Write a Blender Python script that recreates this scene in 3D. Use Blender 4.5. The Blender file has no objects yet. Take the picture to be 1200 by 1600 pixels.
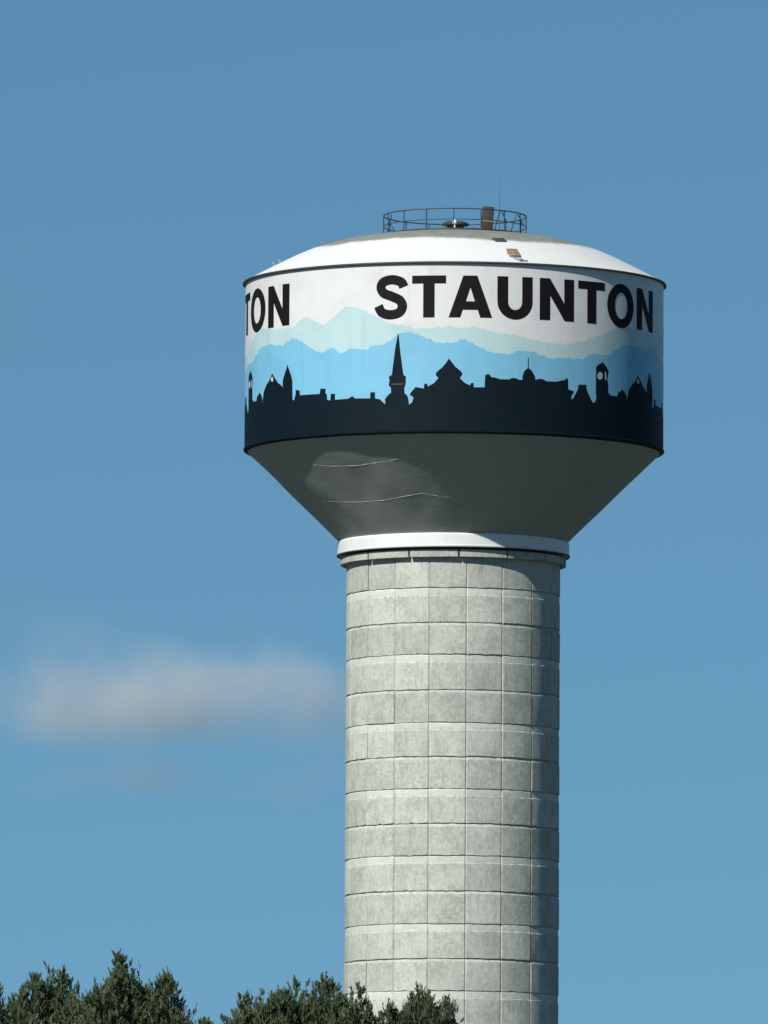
import bpy, bmesh, math, random
import numpy as np
from mathutils import Vector, Matrix
from mathutils.geometry import tessellate_polygon

random.seed(7)
rng = np.random.default_rng(7)
sc = bpy.context.scene
COL = sc.collection
R_ = math.radians

# ------------------------------------------------------------------ camera, sky, sun, exposure
CAM_D, CAM_H, F_PX = 600.0, 1.7, 18000.0       # tower 600 m away, long telephoto
PITCH = math.atan((2420 - 800) / F_PX)
YAW = math.atan(100.6 / F_PX)
cam = bpy.data.cameras.new('camera')
cam.sensor_fit = 'VERTICAL'
cam.sensor_height = 36.0
cam.lens = F_PX / 1600.0 * 36.0
cam.clip_start = 1.0
cam.clip_end = 60000.0
co = bpy.data.objects.new('camera', cam)
co.location = (0, -CAM_D, CAM_H)
co.rotation_euler = (math.pi / 2 + PITCH, R_(-0.30), YAW)
COL.objects.link(co)
sc.camera = co

SUN_AZ, SUN_EL = R_(-34.0), R_(39.6)           # azimuth seen from the tower, 0 = towards the camera
svec = Vector((math.sin(SUN_AZ) * math.cos(SUN_EL), -math.cos(SUN_AZ) * math.cos(SUN_EL), math.sin(SUN_EL)))
world = bpy.data.worlds.new('World')
sc.world = world
world.use_nodes = True
wn, wl = world.node_tree.nodes, world.node_tree.links
bg = wn['Background']
sky = wn.new('ShaderNodeTexSky')
sky.sky_type = 'NISHITA'
sky.sun_disc = False
sky.sun_elevation = SUN_EL
sky.sun_rotation = math.atan2(svec.x, svec.y) % (2 * math.pi)
sky.altitude = 0
sky.air_density = 1.0
sky.dust_density = 0.0
sky.ozone_density = 4.0
# clear dry air: the low sky keeps the blue of the sky some way above it
wtc = wn.new('ShaderNodeTexCoord')
wmp = wn.new('ShaderNodeMapping')
wmp.inputs['Location'].default_value = (0, 0, 0.14)
wl.new(wtc.outputs['Generated'], wmp.inputs[0])
wnm = wn.new('ShaderNodeVectorMath'); wnm.operation = 'NORMALIZE'
wl.new(wmp.outputs[0], wnm.inputs[0])
wl.new(wnm.outputs[0], sky.inputs['Vector'])
wtint = wn.new('ShaderNodeMix'); wtint.data_type = 'RGBA'; wtint.blend_type = 'MULTIPLY'
wtint.inputs[0].default_value = 1.0
wtint.inputs[7].default_value = (0.69, 0.968, 0.945, 1)      # white balance of the whole sky
wl.new(sky.outputs['Color'], wtint.inputs[6])
wl.new(wtint.outputs[2], bg.inputs['Color'])
bg.inputs['Strength'].default_value = 0.0700

sun = bpy.data.lights.new('sun', 'SUN')
sun.energy = 5.0
sun.angle = R_(0.53)
sun.color = (1.0, 0.99, 0.90)
so = bpy.data.objects.new('sun', sun)
so.rotation_euler = svec.to_track_quat('Z', 'Y').to_euler()
so.location = (-200, -300, 300)
COL.objects.link(so)

sc.view_settings.view_transform = 'Standard'
sc.view_settings.look = 'None'
sc.view_settings.exposure = 0.30
sc.view_settings.gamma = 1.0
sc.view_settings.use_curve_mapping = False
sc.cycles.volume_bounces = 4
sc.cycles.volume_step_rate = 1.0

# ------------------------------------------------------------------ helpers
PXM = 29.87                                     # photograph pixels per metre at the tower
def zy(y):                                      # height on the tower's axis of picture row y
    return CAM_H + CAM_D * math.tan(PITCH + math.atan((800 - y) / F_PX))
def m(px):
    return px / PXM
def elev(z):
    return math.atan((z - CAM_H) / CAM_D)
def pol(az, r, z):
    return (r * math.sin(az), -r * math.cos(az), z)

def link(name, me, mat=None, parent=None):
    o = bpy.data.objects.new(name, me)
    COL.objects.link(o)
    if mat is not None and me is not None and not me.materials:
        me.materials.append(mat)
    if parent is not None:
        o.parent = parent
    return o

def mesh(name, V, F, smooth=True):
    me = bpy.data.meshes.new(name)
    me.from_pydata(V, [], F)
    if smooth:
        me.polygons.foreach_set('use_smooth', [True] * len(me.polygons))
    me.update()
    return me

def from_bm(name, bm, sharp=None):
    if sharp is not None:
        bm.normal_update()
        for f in bm.faces:
            f.smooth = True
        for e in bm.edges:
            if len(e.link_faces) == 2 and e.calc_face_angle(0) > sharp:
                e.smooth = False
    me = bpy.data.meshes.new(name)
    bm.to_mesh(me)
    bm.free()
    return me

def lathe_bm(prof, n=240, a0=0.0, a1=2 * math.pi, caps=False, bm=None):
    bm = bm or bmesh.new()
    full = abs(a1 - a0 - 2 * math.pi) < 1e-6
    cols = n if full else n + 1
    G = []
    for i in range(cols):
        a = a0 + (a1 - a0) * i / n
        G.append([bm.verts.new(pol(a, r, z)) for r, z in prof])
    for i in range(n):
        A, B = G[i], G[(i + 1) % cols]
        for k in range(len(prof) - 1):
            bm.faces.new((A[k], B[k], B[k + 1], A[k + 1]))
    if caps and not full:
        bm.faces.new(G[0])
        bm.faces.new(list(reversed(G[-1])))
    return bm

def lathe(name, prof, mat, parent, n=240, sharp=0.45):
    # profile runs from bottom to top on the outside
    return link(name, from_bm(name, lathe_bm(prof, n), sharp), mat, parent)

def tube_bm(bm, pts, r, n=8, closed=False):
    pts = [Vector(p) for p in pts]
    rings = []
    N = len(pts)
    for i, p in enumerate(pts):
        if closed:
            t = pts[(i + 1) % N] - pts[i - 1]
        else:
            t = pts[min(i + 1, N - 1)] - pts[max(i - 1, 0)]
        t.normalize()
        up = Vector((0, 0, 1)) if abs(t.z) < 0.95 else Vector((1, 0, 0))
        a = t.cross(up).normalized()
        b = t.cross(a).normalized()
        rr = r[i] if isinstance(r, (list, tuple)) else r
        rings.append([bm.verts.new(p + a * (rr * math.cos(2 * math.pi * k / n)) + b * (rr * math.sin(2 * math.pi * k / n))) for k in range(n)])
    for i in range(N if closed else N - 1):
        A, B = rings[i], rings[(i + 1) % N]
        for k in range(n):
            bm.faces.new((A[k], A[(k + 1) % n], B[(k + 1) % n], B[k]))
    if not closed:
        bm.faces.new(rings[0])
        bm.faces.new(list(reversed(rings[-1])))
    bmesh.ops.recalc_face_normals(bm, faces=bm.faces)

def box_bm(bm, cx, cy, cz, sx, sy, sz, rz=0.0, bevel=0.0, rx=0.0):
    M = Matrix.Translation((cx, cy, cz)) @ Matrix.Rotation(rz, 4, 'Z') @ Matrix.Rotation(rx, 4, 'X') @ Matrix.Diagonal((sx, sy, sz, 1))
    g = bmesh.ops.create_cube(bm, size=1.0, matrix=M)
    if bevel:
        es = list({e for v in g['verts'] for e in v.link_edges})
        bmesh.ops.bevel(bm, geom=es, offset=bevel, segments=2, affect='EDGES', profile=0.5)

# ------------------------------------------------------------------ materials
class NT:
    def __init__(s, name):
        s.m = bpy.data.materials.new(name)
        s.m.use_nodes = True
        s.t = s.m.node_tree
        s.n, s.l = s.t.nodes, s.t.links
        s.b = s.n['Principled BSDF']
    def add(s, typ, **kw):
        nd = s.n.new(typ)
        for k, v in kw.items():
            if k in nd.inputs:
                nd.inputs[k].default_value = v
            else:
                setattr(nd, k, v)
        return nd
    def link(s, a, b):
        s.l.new(a, b)
    def mix(s, fac, a, b, blend='MIX'):
        nd = s.n.new('ShaderNodeMix')
        nd.data_type = 'RGBA'
        nd.blend_type = blend
        for sock, v in ((nd.inputs[0], fac), (nd.inputs[6], a), (nd.inputs[7], b)):
            if isinstance(v, bpy.types.NodeSocket):
                s.l.new(v, sock)
            else:
                sock.default_value = v if not isinstance(v, tuple) or len(v) == 4 else (*v, 1)
        return nd.outputs[2]
    def math(s, op, a, b=None, clamp=False):
        nd = s.n.new('ShaderNodeMath')
        nd.operation = op
        nd.use_clamp = clamp
        for i, v in enumerate((a, b)):
            if v is None:
                continue
            if isinstance(v, bpy.types.NodeSocket):
                s.l.new(v, nd.inputs[i])
            else:
                nd.inputs[i].default_value = v
        return nd.outputs[0]
    def ramp(s, fac, stops):
        nd = s.n.new('ShaderNodeMapRange')
        nd.clamp = True
        nd.interpolation_type = 'SMOOTHSTEP'
        s.l.new(fac, nd.inputs[0])
        nd.inputs[1].default_value, nd.inputs[2].default_value, nd.inputs[3].default_value, nd.inputs[4].default_value = stops
        return nd.outputs[0]
    def coord(s, scale=(1, 1, 1), out='Object', offset=None):
        tc = s.n.new('ShaderNodeTexCoord')
        mp = s.n.new('ShaderNodeMapping')
        mp.inputs['Scale'].default_value = scale
        s.l.new(tc.outputs[out], mp.inputs[0])
        if offset is not None:
            s.l.new(offset, mp.inputs['Location'])
        return mp.outputs[0]
    def noise(s, vec, scale, detail=4, rough=0.55):
        nd = s.n.new('ShaderNodeTexNoise')
        nd.inputs['Scale'].default_value = scale
        nd.inputs['Detail'].default_value = detail
        nd.inputs['Roughness'].default_value = rough
        s.l.new(vec, nd.inputs['Vector'])
        return nd.outputs[0]
    def bump(s, h, strength, dist=0.02):
        nd = s.n.new('ShaderNodeBump')
        nd.inputs['Strength'].default_value = strength
        nd.inputs['Distance'].default_value = dist
        s.l.new(h, nd.inputs['Height'])
        s.l.new(nd.outputs[0], s.b.inputs['Normal'])

def paint(name, col, rough=0.45, var=0.12, dirt=(0.45, 0.45, 0.42), bump=0.12, streak=True, chalk=0.0, spec=0.4):
    t = NT(name)
    t.b.inputs['Specular IOR Level'].default_value = spec
    v = t.coord()
    n1 = t.noise(v, 0.5, 5, 0.6)
    n2 = t.noise(t.coord((1.6, 1.6, 0.16)), 1.0, 5, 0.65)
    n3 = t.noise(v, 4.0, 4, 0.6)
    f = t.ramp(n1, (0.42, 0.75, 0.0, var))
    c = t.mix(f, col, tuple(a * b for a, b in zip(col, dirt)))
    if streak:
        c = t.mix(t.ramp(n2, (0.52, 0.85, 0.0, var * 1.4)), c, tuple(a * b for a, b in zip(col, dirt)))
    c = t.mix(t.ramp(n3, (0.45, 0.8, 0.0, var * 0.6)), c, tuple(min(1, a * 0.8 + chalk) for a in col))
    t.link(c, t.b.inputs['Base Color'])
    t.link(t.ramp(n3, (0.3, 0.7, rough - 0.06, rough + 0.12)), t.b.inputs['Roughness'])
    t.bump(t.math('ADD', t.math('MULTIPLY', n1, 2.0), t.math('MULTIPLY', n3, 0.35)), bump, 0.06)
    return t.m

def plain(name, col, rough=0.6, metal=0.0, var=0.3, scale=3.0):
    t = NT(name)
    n = t.noise(t.coord(), scale, 5, 0.6)
    t.link(t.mix(t.ramp(n, (0.3, 0.75, 0.0, 1.0)), col, tuple(a * (1 - var) for a in col)), t.b.inputs['Base Color'])
    t.b.inputs['Roughness'].default_value = rough
    t.b.inputs['Metallic'].default_value = metal
    t.bump(n, 0.2, 0.01)
    return t.m

def concrete_mat(name, base, band=None):
    t = NT(name)
    tc = t.add('ShaderNodeObjectInfo')
    off = t.math('MULTIPLY', tc.outputs['Random'], 57.0)
    cb = t.n.new('ShaderNodeCombineXYZ')
    for i in range(3):
        t.link(off, cb.inputs[i])
    v = t.coord((1, 1, 1), 'Object', cb.outputs[0])
    vs = t.coord((2.2, 2.2, 0.35), 'Object', cb.outputs[0])
    big = t.noise(v, 0.8, 4, 0.6)
    mid = t.noise(v, 5.5, 7, 0.74)
    fine = t.noise(v, 15.0, 5, 0.75)
    scr = t.noise(t.coord((9.0, 9.0, 3.0), 'Object', cb.outputs[0]), 1.0, 5, 0.75)
    st = t.noise(vs, 1.8, 6, 0.7)
    tone = t.ramp(tc.outputs['Random'], (0.0, 1.0, 0.92, 1.08))      # panel to panel tone
    c = t.mix(t.ramp(big, (0.35, 0.68, 0.0, 1.0)), tuple(a * 1.08 for a in base), tuple(a * b for a, b in zip(base, (0.82, 0.83, 0.83))))
    c = t.mix(t.ramp(mid, (0.50, 0.66, 0.0, 0.85)), c, tuple(a * b for a, b in zip(base, (1.30, 1.30, 1.27))))
    c = t.mix(t.ramp(mid, (0.47, 0.33, 0.0, 0.75)), c, tuple(a * b for a, b in zip(base, (0.66, 0.68, 0.68))))
    c = t.mix(t.ramp(scr, (0.53, 0.66, 0.0, 0.6)), c, tuple(a * b for a, b in zip(base, (1.35, 1.36, 1.32))))
    c = t.mix(t.ramp(st, (0.52, 0.70, 0.0, 0.6)), c, tuple(a * b for a, b in zip(base, (0.60, 0.62, 0.60))))
    c = t.mix(t.ramp(fine, (0.57, 0.70, 0.0, 0.6)), c, tuple(a * 0.58 for a in base))
    if band:                                       # pale laitance left along the head of a pour
        tc2 = t.n.new('ShaderNodeTexCoord'); sp = t.n.new('ShaderNodeSeparateXYZ')
        t.link(tc2.outputs['Object'], sp.inputs[0])
        zz = t.math('ADD', sp.outputs[2], t.math('MULTIPLY', t.math('ADD', t.math('SUBTRACT', mid, 0.5), t.math('SUBTRACT', big, 0.5)), 0.7))
        c = t.mix(t.ramp(zz, (band[0], band[0] + band[1], 0.0, band[2])), c, tuple(a * b for a, b in zip(base, (1.34, 1.33, 1.34))))
    hv = t.n.new('ShaderNodeHueSaturation')
    t.link(c, hv.inputs['Color'])
    t.link(tone, hv.inputs['Value'])
    t.link(hv.outputs[0], t.b.inputs['Base Color'])
    t.b.inputs['Roughness'].default_value = 0.9
    t.b.inputs['Specular IOR Level'].default_value = 0.2
    t.bump(t.math('ADD', t.math('MULTIPLY', mid, 1.0), t.math('MULTIPLY', fine, 0.4)), 0.45, 0.05)
    return t.m

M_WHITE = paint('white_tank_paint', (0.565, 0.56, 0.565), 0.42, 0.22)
M_COLLAR = paint('white_collar_paint', (0.62, 0.615, 0.62), 0.45, 0.18)
M_MINT = paint('mint_mural_paint', (0.375, 0.50, 0.52), 0.42, 0.2, streak=True)
M_BLUE = paint('blue_mural_paint', (0.155, 0.385, 0.55), 0.42, 0.2)
M_NAVY = paint('navy_mural_paint', (0.0030, 0.0085, 0.0140), 0.6, 0.3, chalk=0.001, spec=0.09)
M_BLACK = paint('black_letter_paint', (0.0085, 0.0060, 0.0080), 0.6, 0.3, chalk=0.001, spec=0.10)
M_PALE = paint('pale_mural_paint', (0.33, 0.42, 0.47), 0.5, 0.1)
M_DULL = plain('dull_mural_paint', (0.035, 0.035, 0.04), 0.6)
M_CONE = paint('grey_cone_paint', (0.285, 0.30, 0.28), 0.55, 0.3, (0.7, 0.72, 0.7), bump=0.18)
M_TRIM = plain('dark_trim_paint', (0.05, 0.052, 0.052), 0.6)
M_GALV = plain('weathered_rail_steel', (0.05, 0.058, 0.068), 0.6, 0.3)
M_RUST = plain('brown_weathered_steel', (0.032, 0.025, 0.022), 0.75)
M_RUSTL = plain('rusty_tan_steel', (0.36, 0.27, 0.17), 0.8, 0, 0.5, 8)
M_LID = plain('brown_stained_steel', (0.24, 0.20, 0.15), 0.75, 0, 0.75, 6)
M_GREYM = plain('grey_steel', (0.22, 0.24, 0.26), 0.55)
M_WHITEP = plain('white_plastic', (0.8, 0.8, 0.8), 0.4, 0, 0.05)
M_CONC = concrete_mat('panel_concrete', (0.36, 0.37, 0.336))
M_CORE = concrete_mat('joint_concrete', (0.34, 0.35, 0.32))
M_RING = concrete_mat('ring_concrete', (0.33, 0.345, 0.31))

def roof_mat():
    t = NT('roof_paint')
    v = t.coord()
    sep = t.n.new('ShaderNodeSeparateXYZ')
    tc = t.n.new('ShaderNodeTexCoord')
    t.link(tc.outputs['Object'], sep.inputs[0])
    r = t.math('SQRT', t.math('ADD', t.math('MULTIPLY', sep.outputs[0], sep.outputs[0]), t.math('MULTIPLY', sep.outputs[1], sep.outputs[1])))
    n1 = t.noise(v, 0.22, 5, 0.6)
    n2 = t.noise(v, 1.6, 6, 0.7)
    # mildewed crown of the dome with a ragged lower border
    rr = t.math('ADD', r, t.math('ADD', t.math('MULTIPLY', t.math('SUBTRACT', n1, 0.5), 2.6), t.math('MULTIPLY', t.math('SUBTRACT', n2, 0.5), 0.7)))
    f = t.ramp(rr, (7.6, 8.1, 0.95, 0.0))
    grey = t.mix(t.ramp(n2, (0.35, 0.7, 0.0, 1.0)), (0.20, 0.207, 0.172), (0.14, 0.147, 0.122))
    white = t.mix(t.ramp(n2, (0.5, 0.8, 0.0, 0.25)), (0.585, 0.58, 0.58), (0.45, 0.45, 0.44))
    t.link(t.mix(f, white, grey), t.b.inputs['Base Color'])
    t.b.inputs['Roughness'].default_value = 0.55
    t.bump(n2, 0.15, 0.04)
    return t.m
M_ROOF = roof_mat()

# ------------------------------------------------------------------ ground
def ground_mat():
    t = NT('grass_ground')
    v = t.coord()
    n1 = t.noise(v, 0.02, 5)
    n2 = t.noise(v, 1.5, 6)
    c = t.mix(t.ramp(n1, (0.35, 0.65, 0, 1)), (0.035, 0.045, 0.024), (0.055, 0.055, 0.036))
    c = t.mix(t.ramp(n2, (0.4, 0.7, 0, 0.6)), c, (0.03, 0.04, 0.02))
    t.link(c, t.b.inputs['Base Color'])
    t.b.inputs['Roughness'].default_value = 0.95
    return t.m
bm = bmesh.new()
bmesh.ops.create_circle(bm, cap_ends=True, radius=14000, segments=96)
g = link('ground', from_bm('ground', bm), ground_mat())
g['kind'] = 'structure'

# ------------------------------------------------------------------ water tower
tower = bpy.data.objects.new('water_tower', None)
COL.objects.link(tower)
tower['label'] = 'tall white water tower with town skyline mural and black lettering on a concrete shaft'
tower['category'] = 'water tower'

Z_RIM, Z_EDGE = zy(446), zy(703)
R_WALL, R_PED = m(327), m(166.8)
Z_CONE0 = zy(848)                                 # foot of the cone
Z_PED = zy(881)                                   # head of the shaft

# --- concrete shaft: core + cast panels
ped = lathe('shaft', [(R_PED - 0.075, 0.0), (R_PED - 0.075, Z_PED + 0.45)], M_CORE, tower, 180)
def panel_mesh(name, h, band, seed, low=0.0):
    half = R_(10.0) - 0.055 / R_PED
    rj = np.random.default_rng(seed)
    prof = [(-0.075, 0.010 + low), (-0.008, 0.018 + low), (0.0, 0.032 + low), (0.0, h - band), (-0.022, h - band + 0.03), (-0.026, h - 0.055), (-0.055, h - 0.012), (-0.075, h - 0.008)]
    bm = bmesh.new()
    n = 6
    G = []
    for i in range(n + 1):
        a = -half + 2 * half * i / n
        edge = i in (0, n)
        G.append([bm.verts.new(pol(a, R_PED + dr, z + (rj.normal(0, 0.016)))) for dr, z in prof])
    for i in range(n):
        for k in range(len(prof) - 1):
            bm.faces.new((G[i][k], G[i + 1][k], G[i + 1][k + 1], G[i][k + 1]))
    for side, sgn in ((0, -1), (n, 1)):           # splayed joint sides
        B = []
        for k, (dr, z) in enumerate(prof):
            a = sgn * (half + 0.0525 / R_PED)
            B.append(bm.verts.new(pol(a, R_PED + min(dr, 0.0) - 0.042, z)))
        A = G[side]
        for k in range(len(prof) - 1):
            q = (B[k], A[k], A[k + 1], B[k + 1])
            bm.faces.new(q if sgn < 0 else tuple(reversed(q)))
    bmesh.ops.recalc_face_normals(bm, faces=bm.faces)
    return from_bm(name, bm, 0.2)

joints = [881, 931.5, 986, 1034.5, 1090, 1140, 1193.5, 1242.5, 1297, 1346, 1401.5, 1451.5, 1506.5, 1555.5, 1610.5]
zs = [zy(y) for y in joints]
z = zs[-1]
pitch_b, pitch_s = (zs[-3] - zs[-1]) * 0.525, (zs[-3] - zs[-1]) * 0.475
k = 0
while z > 0.3:
    z -= pitch_s if k % 2 == 0 else pitch_b
    zs.append(max(z, 0.0)); k += 1
HB, HS = zs[1] - zs[2], zs[2] - zs[3]
M_CONC_A = concrete_mat('panel_concrete_tall', (0.378, 0.388, 0.352), (HB - 0.50, 0.25, 0.58))
M_CONC_B = concrete_mat('panel_concrete_low', (0.360, 0.370, 0.336), (HS - 0.24, 0.25, 0.35))
bulk = bmesh.new()
seedv = 0
for i in range(len(zs) - 1):
    top, bot = zs[i], zs[i + 1]
    h = top - bot
    if h < 0.6:
        continue
    band = 0.40 if i % 2 == 1 else 0.12
    variants = [panel_mesh('panel', h, band, i * 3 + q, 0.03 if i % 2 == 1 else 0.0) for q in range(2 if i < 14 else 1)]
    for c in range(18):
        az = R_(17.3 + 20 * c)
        azs = (math.degrees(az) + 180) % 360 - 180
        out = rng.normal(0, 0.011)
        if i < 14 and -93 < azs < 99:
            me = variants[int(rng.integers(len(variants)))]
            o = link('panel', me, M_CONC_A if i % 2 == 1 else M_CONC_B, ped)
            o.location = (out * math.sin(az), -out * math.cos(az), bot)
            o.rotation_euler = (rng.normal(0, 0.001), 0, az)
        else:
            n0 = len(bulk.verts)
            bulk.from_mesh(variants[0])
            bulk.verts.ensure_lookup_table()
            bmesh.ops.transform(bulk, matrix=Matrix.Translation((0, 0, bot)) @ Matrix.Rotation(az, 4, 'Z'), verts=bulk.verts[n0:])
o = link('panel', from_bm('far_panels', bulk, 0.5), M_CONC, ped)
o['kind'] = 'stuff'

# --- ring of precast segments, then the white collar
Z_R0, Z_R1 = zy(884.5), zy(872.5)
R_RING = m(176)
gap = 0.05 / R_RING
ring = None
for c in range(14):
    az = R_(2.8 + 360 / 14 * (c + 0.5))
    half = math.pi / 14 - gap
    bm = lathe_bm([(R_PED - 0.06, Z_R0), (R_RING - 0.02, Z_R0), (R_RING, Z_R0 + 0.02), (R_RING, Z_R1 - 0.02), (R_RING - 0.03, Z_R1), (R_PED - 0.06, Z_R1 + 0.001)], 10, -half, half, True)
    bmesh.ops.recalc_face_normals(bm, faces=bm.faces)
    if ring is None:
        ring = from_bm('ring_segment', bm, 0.5)
    else:
        bm.free()
    o = link('ring_segment', ring, M_RING, tower)
    o.rotation_euler = (0, 0, az)
lathe('neck_ring', [(R_PED + 0.02, Z_R1 - 0.05), (R_PED + 0.02, zy(864))], M_RUST, tower, 180)
col = lathe('collar', [(R_PED + 0.0, zy(868.6)), (m(181.6), zy(868.6)), (m(182), zy(867.6)), (m(182), zy(866.4)), (m(180.9), zy(865.8)),
                 (m(181), zy(864)), (m(181), zy(850)), (m(179.5), zy(847.5)), (m(176), zy(846.5))], M_COLLAR, tower, 240, 0.4)
rim = lathe('collar_rim', [(m(180), zy(870.4)), (m(181.6), zy(870.4)), (m(182.4), zy(869.6)), (m(182.4), zy(868.75)), (m(180), zy(868.7))], M_TRIM, tower, 240)

# --- cone with slightly buckled plates and weld beads
def cone_r(t):
    return m(322) + (m(177.5) - m(322)) * (t ** 0.985)
def cone_z(t):
    return zy(708) + (Z_CONE0 - zy(708)) * t
def cone_dent(a, t):
    d = 0.017 * math.sin(a * 9 + 1.3) * math.sin(t * 9.0) + 0.006 * math.sin(a * 23 + 2.0) * math.sin(t * 14.0 + a * 3)
    d += 0.010 * math.sin(a * 17 + 4 * t) * math.sin(math.pi * t)
    return d
V, F = [], []
NA, NT_ = 288, 42
for j in range(NT_ + 1):
    t = j / NT_
    for i in range(NA):
        a = 2 * math.pi * i / NA
        d = cone_dent(a, t)
        V.append(pol(a, cone_r(t) + 0.7 * d, cone_z(t) - 0.7 * d))
for j in range(NT_):
    for i in range(NA):
        i2 = (i + 1) % NA
        F.append((j * NA + i, (j + 1) * NA + i, (j + 1) * NA + i2, j * NA + i2))
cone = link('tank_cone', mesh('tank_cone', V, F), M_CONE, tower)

def cone_pt(x, y):
    # point of the cone seen at photograph position x, y
    t = 0.3
    for _ in range(12):
        r = cone_r(t)
        s = max(-0.98, min(0.98, (x - 708.8) / (r * PXM)))
        a = math.asin(s)
        yp = y + r * PXM * math.cos(a) * math.sin(elev(cone_z(t)))
        t = min(1, max(0, (zy(708) - zy(yp)) / (zy(708) - Z_CONE0)))
    return a, t
def bead(pts, rad):
    P = []
    for (x0, y0), (x1, y1) in zip(pts, pts[1:]):
        for q in range(6):
            P.append((x0 + (x1 - x0) * q / 6, y0 + (y1 - y0) * q / 6))
    P.append(pts[-1])
    out, rr = [], []
    for i, (x, y) in enumerate(P):
        a, t = cone_pt(x, y)
        d = cone_dent(a, t)
        out.append(pol(a, cone_r(t) + 0.7 * d, cone_z(t) - 0.7 * d))
        e = min(1, i / 8, (len(P) - 1 - i) / 8)
        rr.append(rad * (0.2 + 0.8 * e) * (0.25 + 0.85 * random.random()))
    bm = bmesh.new()
    tube_bm(bm, out, rr, 8)
    link('weld_bead', from_bm('weld_bead', bm, 1.0), M_COLLAR, cone)
bead([(462, 724), (490, 727), (520, 729), (560, 728), (600, 722), (640, 714), (670, 712), (690, 715), (706, 720)], 0.010)
bead([(505, 783), (530, 784.5), (565, 785), (600, 782), (640, 774), (660, 770.5), (690, 776), (735, 780)], 0.009)

# --- tank wall, lips
wall = lathe('tank_wall', [(R_WALL, Z_EDGE), (R_WALL, Z_RIM)], M_WHITE, tower, 360)
lathe('bottom_lip', [(m(321), zy(707.5)), (m(326), zy(707.4)), (m(328.6), zy(705.8)), (m(329), zy(703.8)), (m(328), zy(702.6)), (m(326), zy(702.4))], M_NAVY, tower, 240, 0.8)
lathe('top_lip', [(m(326), zy(447.0)), (m(331), zy(446.9)), (m(331.6), zy(446.4)), (m(331.6), zy(445.4)), (m(331), zy(444.8)), (m(326), zy(444.0))], M_TRIM, tower, 240, 0.5)

# --- roof dome
prof = [(331, 444.3), (322, 440.5), (300, 429), (278, 417.8), (251, 404.5), (230, 395.6), (209, 388.6), (191, 383.2), (170, 378.6), (149, 375.2), (128, 372.6), (114, 371.2), (80, 369), (40, 367.7), (1, 367.2)]
pp = []
for (r0, y0), (r1, y1) in zip(prof, prof[1:]):
    for q in range(3):
        pp.append((m(r0 + (r1 - r0) * q / 3), zy(y0 + (y1 - y0) * q / 3)))
pp.append((m(1), zy(367.2)))
roof = lathe('roof', pp, M_ROOF, tower, 240, 1.0)
def roof_z(r):
    ps = sorted(pp)
    return float(np.interp(r, [p[0] for p in ps], [p[1] for p in ps]))

# ------------------------------------------------------------------ mural painted on the wall
PERIOD = R_(120.0)
A0 = R_(-66.4)
def wall_uv(x, y):
    s = max(-0.999, min(0.999, (x - 709.2) / 327.0))
    a = math.asin(s)
    z = zy(y)
    for _ in range(3):
        z = zy(y + 327 * math.cos(a) * math.sin(elev(z)))
    return a, z

def decal(name, loops, layer, mat, parent, rot=0.0, step=R_(1.25)):
    """fill 2D loops (azimuth, height) and lay them on the round wall as a skin of paint"""
    r = R_WALL + 0.004 + 0.004 * layer
    S = R_WALL
    pts = [Vector((a * S, z, 0)) for lp in loops for a, z in lp]
    tris = tessellate_polygon([[Vector((a * S, z, 0)) for a, z in lp] for lp in loops])
    bm = bmesh.new()
    vs = [bm.verts.new(p) for p in pts]
    for tr in tris:
        try:
            bm.faces.new([vs[i] for i in tr])
        except ValueError:
            pass
    bmesh.ops.remove_doubles(bm, verts=bm.verts, dist=1e-4)
    x0 = min(p.x for p in pts); x1 = max(p.x for p in pts)
    kx = math.floor(x0 / (step * S)) + 1
    while kx * step * S < x1:
        gm = list(bm.verts) + list(bm.edges) + list(bm.faces)
        bmesh.ops.bisect_plane(bm, geom=gm, dist=1e-5, plane_co=(kx * step * S, 0, 0), plane_no=(1, 0, 0))
        kx += 1
    bm.normal_update()
    for f in list(bm.faces):
        if f.normal.z < 0:
            f.normal_flip()
    nor = []
    for v in bm.verts:
        a = v.co.x / S
        nor.append((math.sin(a), -math.cos(a), 0))
        v.co = pol(a, r, v.co.y)
    for f in bm.faces:
        f.smooth = True
    me = bpy.data.meshes.new(name)
    bm.to_mesh(me)
    bm.free()
    me.normals_split_custom_set_from_vertices(nor)
    o = link(name, me, mat, parent)
    o.rotation_euler = (0, 0, rot)
    return o

def repeats(name, loops, layer, mat, left=0.0):
    o = decal(name, loops, layer, mat, wall)
    for k in (1, 2):
        c = o.copy()
        COL.objects.link(c)
        c.rotation_euler = (0, 0, PERIOD * k + (left if k == 2 else 0.0))
    return o

def rough_profile(P, amp, n=5):
    out = []
    for (a0, z0), (a1, z1) in zip(P, P[1:]):
        for q in range(n):
            f = q / n
            out.append((a0 + (a1 - a0) * f, z0 + (z1 - z0) * f + (rng.normal(0, amp) if q else rng.normal(0, amp * 0.4))))
    out.append(P[-1])
    return out

def band(pix, amp, zbot):
    P = [wall_uv(*p) for p in pix]
    z_end = 0.5 * (P[0][1] + P[-1][1])
    P[0] = (A0, z_end)
    P[-1] = (A0 + PERIOD, z_end)
    P = [p for i, p in enumerate(P) if i in (0, len(P) - 1) or A0 < p[0] < A0 + PERIOD]
    P = rough_profile(P, amp)
    return [P + [(A0 + PERIOD, zbot), (A0, zbot)]]

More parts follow.
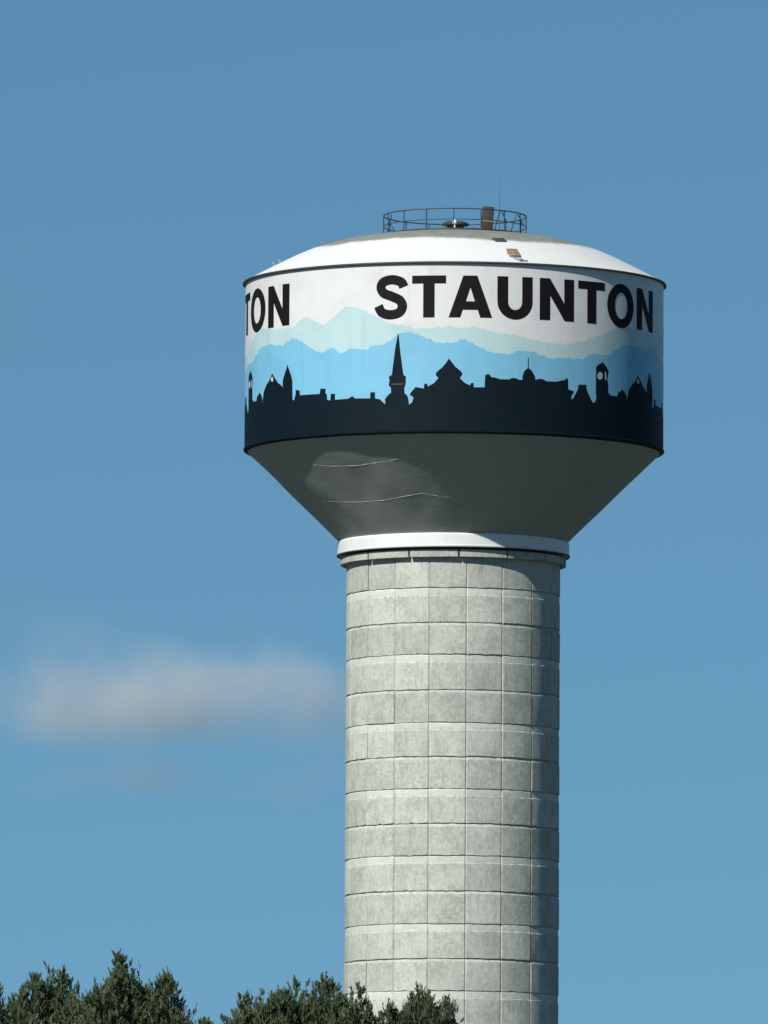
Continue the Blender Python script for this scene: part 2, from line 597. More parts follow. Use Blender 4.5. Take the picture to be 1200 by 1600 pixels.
mint = [(409, 513.8), (424, 514.8), (461, 512.7), (467.5, 504), (476, 495.3), (487, 498.6), (498, 504), (508.7, 508.3), (521.7, 497.5), (532.5, 486.7), (543.3, 479), (558.5, 480.2),
        (571.5, 486.7), (586.7, 493.2), (604, 501.8), (614.9, 506.2), (630, 508), (646, 513), (670, 514), (686, 512), (706, 509), (718, 513), (740, 511), (760, 516), (780, 521),
        (800, 522), (821, 527.5), (843, 534), (865, 536.5), (885, 537.5), (904, 533), (921, 527), (938, 521), (951.7, 516), (962.5, 510.5), (973, 510)]
blue = [(409, 542), (424, 538.7), (443.7, 542), (453.4, 534.3), (462, 529), (471.8, 534.3), (482.7, 540.8), (495.7, 549.5), (508.7, 550.6), (519.5, 544.7), (525, 545.2), (533.6, 553.4),
        (543.3, 549.5), (554.2, 545.6), (573.7, 547.3), (580.2, 540.8), (595.4, 538.7), (608.4, 534.3), (619.2, 525.7), (626, 521), (644, 519), (660, 525), (676, 533), (690, 536.6),
        (704, 535), (721, 530), (734, 534), (750, 543), (770, 551), (792, 553.6), (808, 547.4), (829, 549.5), (852, 559), (865, 559), (886.7, 558), (906, 560.8), (917, 552.8),
        (930, 551.7), (945, 553.8), (956, 547.3), (969, 539.8), (973, 539)]
skyl = [(409.4, 633), (412.3, 627.5), (414.4, 612.4), (418.8, 601.5), (422, 597.2), (427.4, 584.6), (432.8, 592.9), (436, 598.3), (441.5, 602.6), (444.3, 605.9), (444.3, 595),
        (447.6, 584.2), (450.6, 574.4), (451.6, 570), (452.6, 574.4), (456.7, 585.3), (459.3, 595), (460, 625.4), (462, 626.5), (464.7, 616.7), (464.7, 610.2), (470.8, 610.6), (471.4, 618.4),
        (502.2, 616.2), (503.3, 608), (511.3, 608), (511.3, 615.6), (513.4, 616.7), (513.9, 625.4), (518.9, 626.4), (519.5, 616), (526, 616), (526, 625.4), (546.6, 623.6), (552.4, 619.5),
        (557.4, 623.2), (580.2, 623.2), (580.6, 613.4), (587.8, 613.4), (588, 623.2), (595.4, 624.3), (600.8, 629.7), (604, 631.8), (602.9, 624.5), (606.7, 619), (612.5, 613.5), (612, 606),
        (608.7, 602.7), (610, 595), (608.7, 589.3), (611, 587.6), (613.6, 586), (614.2, 580), (618.7, 543), (622.6, 522), (623.6, 522), (626.7, 553), (630.7, 582), (632, 587), (634.6, 588), (635.2, 590),
        (634.7, 600.7), (632.7, 607), (633.3, 614.7), (637.5, 618.5), (639.2, 625), (640.2, 632.7), (645, 628.5), (646.8, 622), (644.5, 618.8), (641, 618.5), (642.5, 614), (650, 605), (662.7, 607.2), (663.2, 600.7), (665.5, 599.4), (668, 600.2),
        (668.7, 604), (678, 599), (684.2, 592), (684.7, 590), (681.5, 587.5), (680.8, 584), (683, 580.7), (690, 575), (696.7, 567), (701, 560), (704.7, 565), (711, 573), (719, 579.6), (721.8, 583), (721.3, 586.5), (718.4, 589.5),
        (718.7, 591.5), (726, 598.7), (734, 602), (734.7, 598.7), (739, 598), (739.3, 605), (756, 605), (756.7, 586), (761, 584), (764, 585.5), (766, 589), (773, 590), (779, 592), (793.7, 592.5),
        (797, 590.6), (801, 590), (805, 591), (808.7, 593), (814, 593), (814.2, 587.5), (816, 581), (819, 577), (822.2, 575), (822.4, 558), (823.4, 558), (823.7, 575), (827, 577.4), (830, 581), (833.4, 588), (834, 593),
        (838, 591.5), (843.7, 591.4), (847, 592.5), (851, 595), (865, 595.6), (873, 594), (880, 592.5), (882, 590), (884.5, 591), (884.7, 607), (889, 609), (894, 610.6), (890, 617), (889.4, 623.7), (892.5, 621), (899.6, 607.5),
        (900.6, 600), (912.5, 600), (913.7, 608.7), (918.7, 620), (922.5, 627.5), (926, 627.5), (928.4, 621), (927.5, 613), (927.8, 573), (930, 569.5), (933, 567.5), (937, 565.5), (937.6, 561.5), (938.3, 565.7), (941, 567.8), (944, 572),
        (947.3, 578), (946.5, 584), (945.4, 592.5), (946.8, 599.4), (946.8, 611.8), (951, 616.6), (960.5, 618), (962.6, 611.8), (966, 610), (968.8, 607), (971.5, 610), (974, 612.5), (975.3, 618.7), (976.5, 621), (975, 628.3)]
repeats('mountain_mural', band(mint, 0.035, zy(610)), 0, M_MINT)
repeats('mountain_mural', band(blue, 0.035, zy(665)), 1, M_BLUE)
P = [wall_uv(*p) for p in skyl]
P[0] = (A0, P[0][1]); P[-1] = (A0 + PERIOD, P[0][1])
repeats('skyline_mural', [P + [(A0 + PERIOD, Z_EDGE), (A0, Z_EDGE)]], 2, M_NAVY)
def ell(cx, cy, rx, ry, n=14, tip=False):
    L = []
    for i in range(n):
        a = 2 * math.pi * i / n
        L.append(wall_uv(cx + rx * math.cos(a), cy + ry * math.sin(a) * (1.25 if tip and math.sin(a) < 0 else 1)))
    return [L]
repeats('clock_face', ell(934.0, 586, 4.2, 6.0), 3, M_PALE)
repeats('clock_face', [[wall_uv(*p) for p in ((941.5, 578.5), (943.3, 581), (944, 591), (943, 593), (941.6, 591))]], 3, M_PALE)
repeats('gable_window', ell(427.5, 594.0, 2.0, 3.6, 12, True), 3, M_PALE)
repeats('spire_band', [[wall_uv(*p) for p in ((613, 600.0), (620, 599.6), (630, 599.4), (633, 599.8), (630, 601.4), (620, 601.8), (613, 601.6))]], 3, M_DULL)

# --- lettering: three times STAUNTON round the tank
ZT, ZB = zy(465.8), zy(530.2)
H = ZT - ZB
def arc(cx, cy, rx, ry, a0, a1, n):
    return [(cx + rx * math.cos(R_(a0 + (a1 - a0) * i / n)), cy + ry * math.sin(R_(a0 + (a1 - a0) * i / n))) for i in range(n + 1)]
def cat(P, n=7):
    out = []
    for i in range(len(P) - 1):
        p0, p1, p2, p3 = P[max(i - 1, 0)], P[i], P[i + 1], P[min(i + 2, len(P) - 1)]
        for q in range(n):
            t = q / n
            out.append(tuple(0.5 * (2 * p1[c] + (p2[c] - p0[c]) * t + (2 * p0[c] - 5 * p1[c] + 4 * p2[c] - p3[c]) * t * t + (3 * p1[c] - p0[c] - 3 * p2[c] + p3[c]) * t ** 3) for c in (0, 1)))
    out.append(P[-1])
    return out
def letter_S():
    C = cat([(0.885, 0.735), (0.80, 0.855), (0.52, 0.915), (0.25, 0.865), (0.165, 0.735), (0.26, 0.60), (0.52, 0.515), (0.76, 0.42), (0.845, 0.275), (0.745, 0.13), (0.47, 0.08), (0.20, 0.14), (0.085, 0.30)])
    Lf, Rt = [], []
    for i, p in enumerate(C):
        q0, q1 = C[max(i - 1, 0)], C[min(i + 1, len(C) - 1)]
        # work in square units (letter is 0.76 wide for 1 high)
        tx, ty = (q1[0] - q0[0]) * 0.76, q1[1] - q0[1]
        L = math.hypot(tx, ty)
        nx, ny = -ty / L, tx / L
        w = 0.112
        Lf.append((p[0] + nx * w / 0.76, p[1] + ny * w)); Rt.append((p[0] - nx * w / 0.76, p[1] - ny * w))
    return [Lf + Rt[::-1]]
def letter_T():
    return [[(0, 1), (0, 0.81), (0.33, 0.81), (0.33, 0), (0.665, 0), (0.665, 0.81), (1, 0.81), (1, 1)]]
def letter_A():
    return [[(0, 0), (0.335, 1), (0.655, 1), (1, 0), (0.725, 0), (0.665, 0.185), (0.325, 0.185), (0.265, 0)], [(0.395, 0.385), (0.60, 0.385), (0.497, 0.72)]]
def letter_U():
    o = [(0, 1), (0, 0.40)] + arc(0.5, 0.40, 0.5, 0.425, 180, 360, 18)[1:] + [(1, 1), (0.70, 1), (0.70, 0.40)] + arc(0.5, 0.40, 0.20, 0.195, 360, 180, 14)[1:] + [(0.30, 1)]
    return [o]
def letter_N():
    return [[(0, 0), (0, 1), (0.29, 1), (0.705, 0.42), (0.705, 1), (1, 1), (1, 0), (0.715, 0), (0.295, 0.585), (0.295, 0)]]
def letter_O():
    return [arc(0.5, 0.5, 0.5, 0.53, 0, 360, 40)[:-1], arc(0.5, 0.5, 0.235, 0.315, 360, 0, 32)[:-1]]
word = [(letter_S, -21.7, -12.8), (letter_T, -11.5, -2.3), (letter_A, -1.6, 10.2), (letter_U, 11.6, 21.5), (letter_N, 23.6, 34.2), (letter_T, 35.6, 45.1), (letter_O, 46.1, 58.0), (letter_N, 59.7, 70.4)]
for fn, d0, d1 in word:
    loops = [[(R_(d0 + (d1 - d0) * u), ZB + H * v) for u, v in lp] for lp in fn()]
    repeats('letter', loops, 2, M_BLACK, R_(-1.7))

# ------------------------------------------------------------------ roof fittings
R_RAIL = m(111.5)
Z_B = roof_z(R_RAIL)
RAIL_H = m(33.5)
railing = bpy.data.objects.new('railing', None)
COL.objects.link(railing)
railing.parent = tower
circ = lambda r, z, n=96: [pol(2 * math.pi * i / n, r, z) for i in range(n)]
bm = bmesh.new(); tube_bm(bm, circ(R_RAIL, Z_B + RAIL_H), 0.033, 6, True)
link('top_rail', from_bm('top_rail', bm, 1.0), M_GALV, railing)
bm = bmesh.new(); tube_bm(bm, circ(R_RAIL, Z_B + RAIL_H * 0.5), 0.025, 6, True)
link('mid_rail', from_bm('mid_rail', bm, 1.0), M_GALV, railing)
lathe('toe_plate', [(R_RAIL - 0.01, Z_B - 0.02), (R_RAIL, Z_B - 0.02), (R_RAIL, Z_B + 0.11), (R_RAIL - 0.01, Z_B + 0.11), (R_RAIL - 0.01, Z_B - 0.02)], M_GALV, railing, 96)
bm = bmesh.new(); tube_bm(bm, [(0, 0, -0.05), (0, 0, RAIL_H)], 0.032, 6)
box_bm(bm, 0, 0, 0.03, 0.16, 0.16, 0.03)
post = from_bm('post', bm, 0.6)
for i in range(16):
    a = R_(-1 + 22.5 * i)
    o = link('post', post, M_GALV, railing)
    o.location = pol(a, R_RAIL, Z_B)
    o.rotation_euler = (rng.normal(0, 0.02), rng.normal(0, 0.02), a)
# gate and braces of the ladder opening on the right
for (xa, za, xb, zb) in ((0.56, 0.02, 0.64, 1.0), (0.66, 1.0, 0.74, 0.45), (0.80, 0.1, 0.88, 0.95), (0.90, 0.95, 0.96, 0.55), (-0.97, 0.1, -0.90, 0.9), (-0.93, 0.55, -0.84, 0.05), (0.955, 0.05, 0.985, 1.0)):
    bm = bmesh.new()
    a, b = math.asin(xa), math.asin(xb)
    tube_bm(bm, [pol(a, R_RAIL - 0.06, Z_B + RAIL_H * za), pol(b, R_RAIL - 0.06, Z_B + RAIL_H * zb)], 0.028, 6)
    link('brace', from_bm('brace', bm, 1.0), M_GALV, railing)

# tall brown hatch box with an open lid, behind the near rail
def px_x(x): return m(x - 709)
bm = bmesh.new()
zc = roof_z(m(60))
box_bm(bm, px_x(758.5), -1.9, zc + 0.62, m(17), 0.5, 1.40, R_(6), 0.015)
bmesh.ops.rotate(bm, cent=(px_x(758.5), -1.9, zc), matrix=Matrix.Rotation(R_(4), 3, 'Y'), verts=bm.verts)
cab = link('cabinet', from_bm('cabinet', bm, 0.5), M_RUST, tower)
bm = bmesh.new()
box_bm(bm, px_x(758.5) + 0.02, -2.165, zc + 0.55, m(16), 0.03, 0.05, R_(6))
box_bm(bm, px_x(758.5) - 0.24, -2.15, zc + 0.62, 0.03, 0.04, 1.36, R_(6))
bmesh.ops.rotate(bm, cent=(px_x(758.5), -1.9, zc), matrix=Matrix.Rotation(R_(4), 3, 'Y'), verts=bm.verts)
link('door_bar', from_bm('door_bar', bm, 0.5), M_RUSTL, cab)
# low round vent with a dark cap
bm = lathe_bm([(0.45, -0.4), (0.45, 0.42), (0.70, 0.40), (0.72, 0.48), (0.5, 0.60), (0.02, 0.66)], 32)
v = link('vent', from_bm('vent', bm, 0.5), M_TRIM, tower)
v.location = (px_x(710), -1.1, roof_z(1.1))
bm = bmesh.new()
bmesh.ops.create_uvsphere(bm, u_segments=14, v_segments=8, radius=0.14)
for q in bm.verts:
    q.co.x *= 0.9 - 0.5 * (q.co.z > 0.05); q.co.z = q.co.z * 1.25
tube_bm(bm, [(0, 0, -0.9), (0, 0, 0)], 0.03, 6)
o = link('beacon_light', from_bm('beacon_light', bm, 0.8), M_WHITEP, tower)
o.location = (px_x(708.8), -2.2, zy(355) + 0.05)
bm = bmesh.new()
tube_bm(bm, [(0, 0, 0), (0, 0, 1.4), (0, 0, m(92))], [0.018, 0.012, 0.006], 6)
o = link('antenna', from_bm('antenna', bm, 1.0), M_GALV, tower)
o.location = (px_x(778.5), -1.0, roof_z(2.5))
# roof hatch with rusty lid and a loose cable
def roof_pt(x, yfront):
    best = None
    for i in range(400):
        r = m(60 + i * 0.66)
        s = m(x - 709) / r
        if abs(s) > 0.98: continue
        a = math.asin(s)
        zz = roof_z(r)
        yy = 800 - F_PX * math.tan(elev(zz) - PITCH) - r * PXM * math.cos(a) * math.sin(elev(zz))
        if best is None or abs(yy - yfront) < best[0]:
            best = (abs(yy - yfront), a, r, zz)
    return best[1:]
def frame_on_roof(a, r):
    zz = roof_z(r)
    sl = math.atan((roof_z(r + 0.2) - roof_z(r - 0.2)) / 0.4)   # negative outward
    M = Matrix.Rotation(a, 4, 'Z') @ Matrix.Translation((0, -r, zz)) @ Matrix.Rotation(-sl, 4, 'X')
    return M
a, r, zz = roof_pt(799, 398)
hat = bpy.data.objects.new('roof_hatch', None)
COL.objects.link(hat); hat.parent = tower
hat.matrix_local = frame_on_roof(a, r)
bm = bmesh.new(); box_bm(bm, 0, 0, 0.07, 0.56, 0.62, 0.15, 0, 0.02)
link('curb', from_bm('curb', bm, 0.5), M_RUSTL, hat)
bm = bmesh.new(); box_bm(bm, -0.02, 0.08, 0.18, 0.60, 0.50, 0.04, 0.04, 0.012, R_(8))
link('lid', from_bm('lid', bm, 0.5), M_LID, hat)
a, r, zz = roof_pt(808.5, 408)
bm = bmesh.new()
tube_bm(bm, [(-0.25, 0.45, 0.03), (-0.1, 0.2, 0.06), (0.05, 0.05, 0.12), (0.2, -0.05, 0.05), (0.42, -0.02, 0.03)], 0.045, 6)
box_bm(bm, 0.06, 0.02, 0.06, 0.22, 0.22, 0.12, 0.4, 0.02)
o = link('cable_bracket', from_bm('cable_bracket', bm, 0.7), M_GREYM, tower)
o.matrix_local = frame_on_roof(a, r)
a, r, zz = roof_pt(778, 375.2)
bm = bmesh.new(); box_bm(bm, 0, 0, 0.03, 0.62, 0.55, 0.07, 0.1, 0.02)
o = link('cover_plate', from_bm('cover_plate', bm, 0.7), M_TRIM, tower)
o.matrix_local = frame_on_roof(a, r)
# small lugs along the left slope of the roof
for x, y, a in ((503, 386, -72), (437, 412, -78), (428, 416, -80)):
    r = m(709 - x) / abs(math.sin(R_(a)))
    bm = bmesh.new(); box_bm(bm, 0, 0, 0.08, 0.12, 0.12, 0.22, 0, 0.02)
    o = link('lug', from_bm('lug', bm, 0.7), M_GREYM, tower)
    o.matrix_local = frame_on_roof(R_(a), r)

# ------------------------------------------------------------------ trees in front
def leaf_mat(name, cols):
    t = NT(name)
    at = t.add('ShaderNodeAttribute', attribute_name='tint')
    n = t.noise(t.coord(), 0.9, 4)
    c = t.mix(at.outputs['Fac'], cols[0], cols[1])
    c = t.mix(t.ramp(n, (0.45, 0.7, 0, 0.8)), c, cols[2])
    # one leaf in seven or so has browned
    c = t.mix(t.math('GREATER_THAN', at.outputs['Fac'], cols[4]), c, cols[3])
    t.link(c, t.b.inputs['Base Color'])
    t.b.inputs['Roughness'].default_value = 0.6
    t.b.inputs['Specular IOR Level'].default_value = 0.25
    tr = t.n.new('ShaderNodeBsdfTranslucent')
    t.link(c, tr.inputs['Color'])
    ms = t.n.new('ShaderNodeMixShader')
    ms.inputs[0].default_value = 0.28
    t.link(t.b.outputs[0], ms.inputs[1]); t.link(tr.outputs[0], ms.inputs[2])
    t.link(ms.outputs[0], t.n['Material Output'].inputs['Surface'])
    return t.m
M_LEAF = leaf_mat('olive_leaves', ((0.042, 0.063, 0.030), (0.128, 0.160, 0.080), (0.076, 0.105, 0.050), (0.12, 0.10, 0.065), 0.96))
M_LEAFB = leaf_mat('browning_leaves', ((0.044, 0.060, 0.031), (0.128, 0.145, 0.080), (0.076, 0.095, 0.050), (0.135, 0.09, 0.068), 0.84))
def bark():
    t = NT('bark')
    n = t.noise(t.coord((6, 6, 1)), 2.0, 6, 0.7)
    t.link(t.mix(n, (0.05, 0.04, 0.03), (0.13, 0.11, 0.09)), t.b.inputs['Base Color'])
    t.b.inputs['Roughness'].default_value = 0.9
    t.bump(n, 0.6, 0.03)
    return t.m
M_BARK = bark()

def tree_xz(x, y, D):
    d = D
    el = PITCH + (800 - y) / F_PX
    xx = d * math.tan((x - 600) / F_PX / math.cos(el) - YAW)
    return xx, CAM_H + d * math.tan(el)

def tree(label, D, trunk_x, lobes, mat, dens, group='trees in front of the water tower'):
    """lobes: (x, top y, half width px, depth offset m)"""
    ppm = F_PX / D
    cx, _ = tree_xz(trunk_x, 1560, D)
    base = Vector((cx, -CAM_D + D, 0))
    root = bpy.data.objects.new('tree', None)
    COL.objects.link(root)
    root.location = base
    root['label'] = label; root['category'] = 'tree'; root['group'] = group
    L = []
    for (x, y, hw, dy) in lobes:
        xx, zt = tree_xz(x, y, D + dy)
        L.append((xx - cx, dy, zt, hw / ppm))
    ztop = max(l[2] for l in L)
    zb = 4.0
    # trunk with limbs
    bm = bmesh.new()
    tr = [(rng.normal(0, 0.1), rng.normal(0, 0.1), zq) for zq in np.linspace(-0.3, ztop - 2.2, 9)]
    tube_bm(bm, tr, list(np.linspace(0.32, 0.07, 9)), 10)
    link('trunk', from_bm('trunk', bm, 1.0), M_BARK, root)
    for (lx, ly, zt, hw) in L:
        for b in range(3):
            z0 = ztop * rng.uniform(0.45, 0.75)
            s = Vector((0, 0, z0)); e = Vector((lx + rng.normal(0, 0.3), ly + rng.normal(0, 0.3), zt - rng.uniform(0.6, 1.2)))
            mid = s.lerp(e, 0.5) + Vector((lx * 0.25 + rng.normal(0, 0.2), rng.normal(0, 0.3), -0.2))
            bm = bmesh.new(); tube_bm(bm, [s, s.lerp(mid, 0.5), mid, mid.lerp(e, 0.5) + Vector((0, 0, 0.14)), e], [0.11, 0.09, 0.07, 0.045, 0.02], 6)
            link('branch', from_bm('branch', bm, 1.0), M_BARK, root)
    # shoots: base point and direction, then leaves along each shoot
    S, Dr, Ln, Sz = [], [], [], []
    for (lx, ly, zt, hw) in L:
        hgt = max(2.2 * hw, 2.4)
        n = int(dens * (hw * hw * 560 + hw * 560))
        u = rng.normal(size=(n, 3)); u /= np.linalg.norm(u, axis=1)[:, None]
        u[:, 2] = np.abs(u[:, 2]) * 1.0 - 0.12
        rad = rng.uniform(0.0, 1.0, n) ** 0.5
        # lumpy envelope
        ph = np.arctan2(u[:, 1], u[:, 0])
        lump = 1 + 0.14 * np.sin(ph * 5 + lx * 3) * np.cos(u[:, 2] * 5 + lx) + 0.07 * np.sin(ph * 9 + 2) + rng.normal(0, 0.05, n)
        p = u * (rad * lump)[:, None]
        pts = np.stack([lx + p[:, 0] * hw, ly + p[:, 1] * hw, zt - 0.66 - hgt + p[:, 2] * hgt], 1)
        dr = u * np.array([0.75, 0.75, 0.6]) + rng.normal(0, 0.28, (n, 3)) + np.array([0, 0, 0.75])
        S.append(pts); Dr.append(dr); Ln.append(rng.uniform(0.22, 0.55, n)); Sz.append(rng.uniform(0.8, 1.25, n))
        # upright sprays standing on the crown's surface
        for _ in range(int(5 + hw * 19)):
            q3 = rng.normal(size=3); q3[2] = abs(q3[2]) + 0.1; q3 /= np.linalg.norm(q3)
            b0 = np.array([lx + q3[0] * hw * 0.9, ly + q3[1] * hw * 0.9, zt - 0.82 - hgt + q3[2] * hgt * 0.97])
            ns = int(rng.integers(10, 26)); hh = rng.uniform(0.35, 1.0); ww = rng.uniform(0.10, 0.22)
            f = rng.uniform(0, 1, ns)
            off = rng.normal(size=(ns, 2)) * (ww * (1 - 0.75 * f))[:, None]
            S.append(b0 + np.stack([off[:, 0] + q3[0] * 0.2 * f, off[:, 1] + q3[1] * 0.2 * f, f * hh], 1))
            Dr.append(np.stack([off[:, 0] * 1.5, off[:, 1] * 1.5, np.full(ns, 0.8)], 1) + rng.normal(0, 0.15, (ns, 3)))
            Ln.append(rng.uniform(0.12, 0.3, ns)); Sz.append(rng.uniform(0.7, 1.05, ns))
        # a few long leaders that break the outline
        q = max(3, int(hw * 7))
        u = rng.normal(size=(q, 3)); u[:, 2] = np.abs(u[:, 2]) + 0.25; u /= np.linalg.norm(u, axis=1)[:, None]
        pts = np.stack([lx + u[:, 0] * hw * 0.93, ly + u[:, 1] * hw * 0.93, zt - 0.42 - hgt + u[:, 2] * hgt], 1)
        S.append(pts); Dr.append(u * 0.35 + np.array([0, 0, 1.0]) + rng.normal(0, 0.15, (q, 3))); Ln.append(rng.uniform(0.35, 0.6, q)); Sz.append(rng.uniform(0.8, 1.1, q))
    # lower crown, out of the frame: fewer, bigger shoots
    wid = max(abs(l[0]) + l[3] for l in L) * 1.15
    zl = min(l[2] - max(2.2 * l[3], 2.4) for l in L)
    n = 2600
    zz = rng.uniform(zb, zl + 0.8, n)
    rr = wid * np.sqrt(rng.uniform(0.15, 1, n)) * np.clip((zz - zb) / 3.0 + 0.35, 0.35, 1.0)
    th = rng.uniform(0, 2 * math.pi, n)
    S.append(np.stack([rr * np.cos(th), rr * np.sin(th), zz], 1))
    Dr.append(np.stack([np.cos(th), np.sin(th), np.full(n, 0.6)], 1) + rng.normal(0, 0.3, (n, 3)))
    Ln.append(rng.uniform(0.5, 1.0, n)); Sz.append(np.full(n, 2.0))
    S = np.concatenate(S); Dr = np.concatenate(Dr); Ln = np.concatenate(Ln); Sz = np.concatenate(Sz)
    Dr /= np.linalg.norm(Dr, axis=1)[:, None]
    K = 12
    n = len(S)
    tt = np.tile(np.linspace(0.08, 1.0, K), (n, 1)) + rng.normal(0, 0.04, (n, K))
    P = (S[:, None, :] + Dr[:, None, :] * (Ln[:, None] * tt)[:, :, None]).reshape(-1, 3)
    D2 = np.repeat(Dr, K, 0)
    tipf = tt.reshape(-1)
    rnd = rng.normal(size=P.shape)
    side = np.cross(D2, rnd); side /= np.linalg.norm(side, axis=1)[:, None] + 1e-9
    ax = D2 * 1.0 + side * (0.62 - 0.35 * tipf)[:, None] + np.array([0, 0, 0.15]) + rng.normal(0, 0.12, P.shape); ax /= np.linalg.norm(ax, axis=1)[:, None]
    wv = np.cross(ax, rng.normal(size=P.shape)); wv /= np.linalg.norm(wv, axis=1)[:, None] + 1e-9
    sz = np.repeat(Sz, K) * rng.uniform(0.7, 1.25, len(P)) * (1.05 - 0.35 * tipf)
    l = (0.19 * sz)[:, None]; w = (0.028 * sz)[:, None]
    nv = np.cross(ax, wv)
    v0 = P; v1 = P + ax * l * 0.5 + wv * w + nv * w * 0.3; v2 = P + ax * l; v3 = P + ax * l * 0.5 - wv * w + nv * w * 0.3
    V = np.stack([v0, v1, v2, v3], 1).reshape(-1, 3)
    nq = len(P)
    me = bpy.data.meshes.new('crown')
    me.vertices.add(nq * 4); me.loops.add(nq * 4); me.polygons.add(nq)
    me.vertices.foreach_set('co', V.astype(np.float32).ravel())
    me.loops.foreach_set('vertex_index', np.arange(nq * 4, dtype=np.int32))
    me.polygons.foreach_set('loop_start', np.arange(0, nq * 4, 4, dtype=np.int32))
    me.polygons.foreach_set('loop_total', np.full(nq, 4, dtype=np.int32))
    tint = np.clip(np.repeat(rng.uniform(0, 1, n), K) * 0.86 + rng.uniform(0, 0.14, nq), 0, 1)
    att = me.attributes.new('tint', 'FLOAT', 'FACE')
    att.data.foreach_set('value', tint.astype(np.float32))
    me.update(); me.validate()
    link('crown', me, mat, root)
    return root

tree('dark evergreen tree with the tallest crown at the left of the picture', 350, 195,
     [(180, 1503, 34, 0.0), (215, 1509, 44, 0.6), (160, 1512, 34, -0.5), (255, 1522, 36, 0.3), (235, 1535, 62, 0.8), (292, 1570, 38, -0.3), (318, 1588, 26, 0.2)], M_LEAF, 1.0)
tree('dark bushy tree with a twin pointed top left of the tallest tree', 356, 70,
     [(52, 1517, 30, 0.0), (88, 1515, 30, 0.4), (28, 1538, 30, -0.3), (10, 1556, 26, 0.2), (118, 1538, 34, -0.5), (132, 1556, 30, 0.2), (70, 1545, 60, 0.6)], M_LEAF, 1.0)
tree('dark tree cut by the left edge of the picture', 352, -40,
     [(-6, 1545, 13, 0.0), (-40, 1520, 40, 0.2), (-80, 1540, 40, 0)], M_LEAF, 0.9)
tree('broad dark green tree just left of the concrete shaft', 346, 465,
     [(505, 1516, 34, 0.0), (465, 1530, 40, 0.4), (425, 1535, 38, -0.4), (390, 1545, 32, 0.2), (364, 1560, 24, -0.5), (540, 1532, 36, -0.3), (570, 1556, 24, 0.2), (460, 1550, 92, 0.5)], M_LEAF, 1.0)
tree('small tree with browning leaf tips in front of the concrete shaft', 338, 655,
     [(655, 1538, 26, 0.0), (633, 1548, 30, 0.3), (680, 1549, 26, -0.3), (695, 1562, 18, 0.2), (608, 1560, 20, -0.2), (657, 1558, 54, 0.4)], M_LEAFB, 0.9)

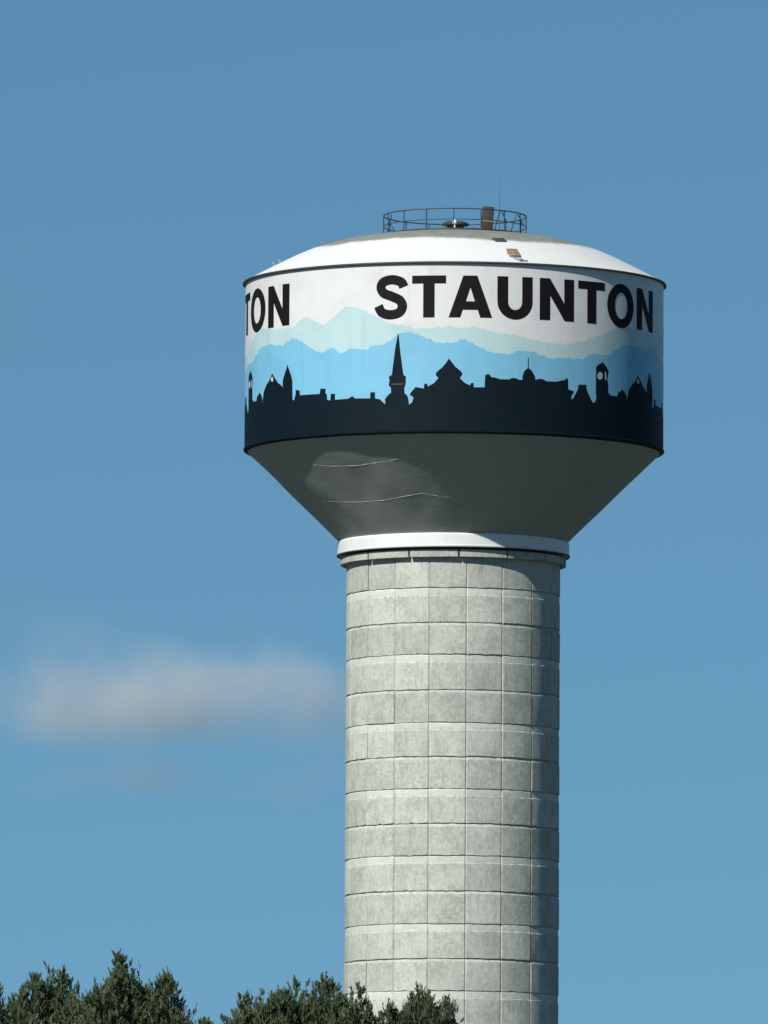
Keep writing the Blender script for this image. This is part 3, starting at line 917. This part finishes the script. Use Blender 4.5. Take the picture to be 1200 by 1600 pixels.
# ------------------------------------------------------------------ clouds
def cloud_mat(name, dens, ctrs, nscale, colr):
    mt = bpy.data.materials.new(name)
    mt.use_nodes = True
    t = NT.__new__(NT)
    t.m = mt; t.t = mt.node_tree; t.n = t.t.nodes; t.l = t.t.links
    for nd in list(t.n):
        t.n.remove(nd)
    out = t.n.new('ShaderNodeOutputMaterial')
    vol = t.n.new('ShaderNodeVolumePrincipled')
    vol.inputs['Color'].default_value = (*colr, 1)
    vol.inputs['Anisotropy'].default_value = 0.0
    tc = t.n.new('ShaderNodeTexCoord')
    n = t.noise(tc.outputs['Object'], nscale, 5, 0.55)
    warp = t.n.new('ShaderNodeVectorMath'); warp.operation = 'MULTIPLY_ADD'
    nt = t.n.new('ShaderNodeTexNoise'); nt.inputs['Scale'].default_value = nscale * 0.9; nt.inputs['Detail'].default_value = 2
    t.link(tc.outputs['Object'], nt.inputs['Vector'])
    t.link(nt.outputs['Color'], warp.inputs[0]); warp.inputs[1].default_value = (60, 60, 44)
    sub = t.n.new('ShaderNodeVectorMath'); sub.operation = 'SUBTRACT'
    t.link(tc.outputs['Object'], warp.inputs[2])
    t.link(warp.outputs[0], sub.inputs[0]); sub.inputs[1].default_value = (30, 30, 22)
    tot = None
    for (cx, cz, rx, rz, wgt) in ctrs:
        mp = t.n.new('ShaderNodeMapping'); mp.vector_type = 'POINT'
        mp.inputs['Location'].default_value = (-cx / rx, 0, -cz / rz)
        mp.inputs['Scale'].default_value = (1 / rx, 1 / (rx * 0.8), 1 / rz)
        t.link(sub.outputs[0], mp.inputs[0])
        ln = t.n.new('ShaderNodeVectorMath'); ln.operation = 'LENGTH'
        t.link(mp.outputs[0], ln.inputs[0])
        f = t.ramp(ln.outputs['Value'], (1.0, 0.15, 0.0, wgt))
        tot = f if tot is None else t.math('ADD', tot, f)
    nn = t.ramp(n, (0.32, 0.70, 0.08, 1.65))
    d = t.math('MULTIPLY', t.math('MULTIPLY', tot, nn), dens)
    t.link(d, vol.inputs['Density'])
    t.link(vol.outputs[0], out.inputs['Volume'])
    return mt
CD = 8000.0
def cloud(label, cx, cy, ctrs, dens, nscale=0.012, colr=(0.50, 0.57, 0.66)):  # default vapour colour, for wisps, is darkened to paint in other clouds' shade
    ppm = F_PX / CD
    x0, z0 = tree_xz(cx, cy, CD)
    C = [((x - cx) / ppm, -(y - cy) / ppm, rx / ppm, ry / ppm, w) for x, y, rx, ry, w in ctrs]
    xa = min(c[0] - c[2] for c in C) - 30; xb = max(c[0] + c[2] for c in C) + 30
    za = min(c[1] - c[3] for c in C) - 25; zb = max(c[1] + c[3] for c in C) + 25
    dep = max(c[2] for c in C) * 0.8 + 25
    bm = bmesh.new()
    bmesh.ops.create_icosphere(bm, subdivisions=3, radius=1.0)
    for v in bm.verts:                      # rounded-box envelope
        s = [math.copysign(abs(q) ** 0.45, q) for q in v.co]
        v.co = ((xa + xb) / 2 + s[0] * (xb - xa) / 2, s[1] * dep, (za + zb) / 2 + s[2] * (zb - za) / 2)
    o = link('cloud', from_bm('cloud', bm), cloud_mat('cloud_vapour', dens, C, nscale, colr))
    o.location = (x0, -CAM_D + CD, z0)
    o['label'] = label; o['category'] = 'cloud'; o['group'] = 'clouds left of the shaft'
    return o
cloud('soft grey cloud bank with a pale middle, left of the concrete shaft', 270, 1085,
      [(110, 1055, 170, 95, 0.6), (265, 1072, 200, 92, 1.0), (400, 1058, 150, 88, 0.95), (490, 1100, 150, 92, 0.75), (330, 1100, 260, 80, 0.5), (190, 1115, 270, 70, 0.7),
       (60, 1095, 130, 72, 0.7), (95, 1020, 110, 80, 0.65), (20, 1085, 110, 66, 0.6)], 0.0105, 0.014, (0.68, 0.715, 0.745))
cloud('faint small grey wisp below the larger cloud', 225, 1210, [(210, 1205, 110, 46, 0.6), (265, 1222, 90, 40, 0.5), (110, 1225, 110, 26, 0.3)], 0.017)
cloud('faint grey wisp touching the shaft below the larger cloud', 495, 1215, [(505, 1200, 80, 50, 0.5), (440, 1235, 100, 34, 0.4)], 0.016)
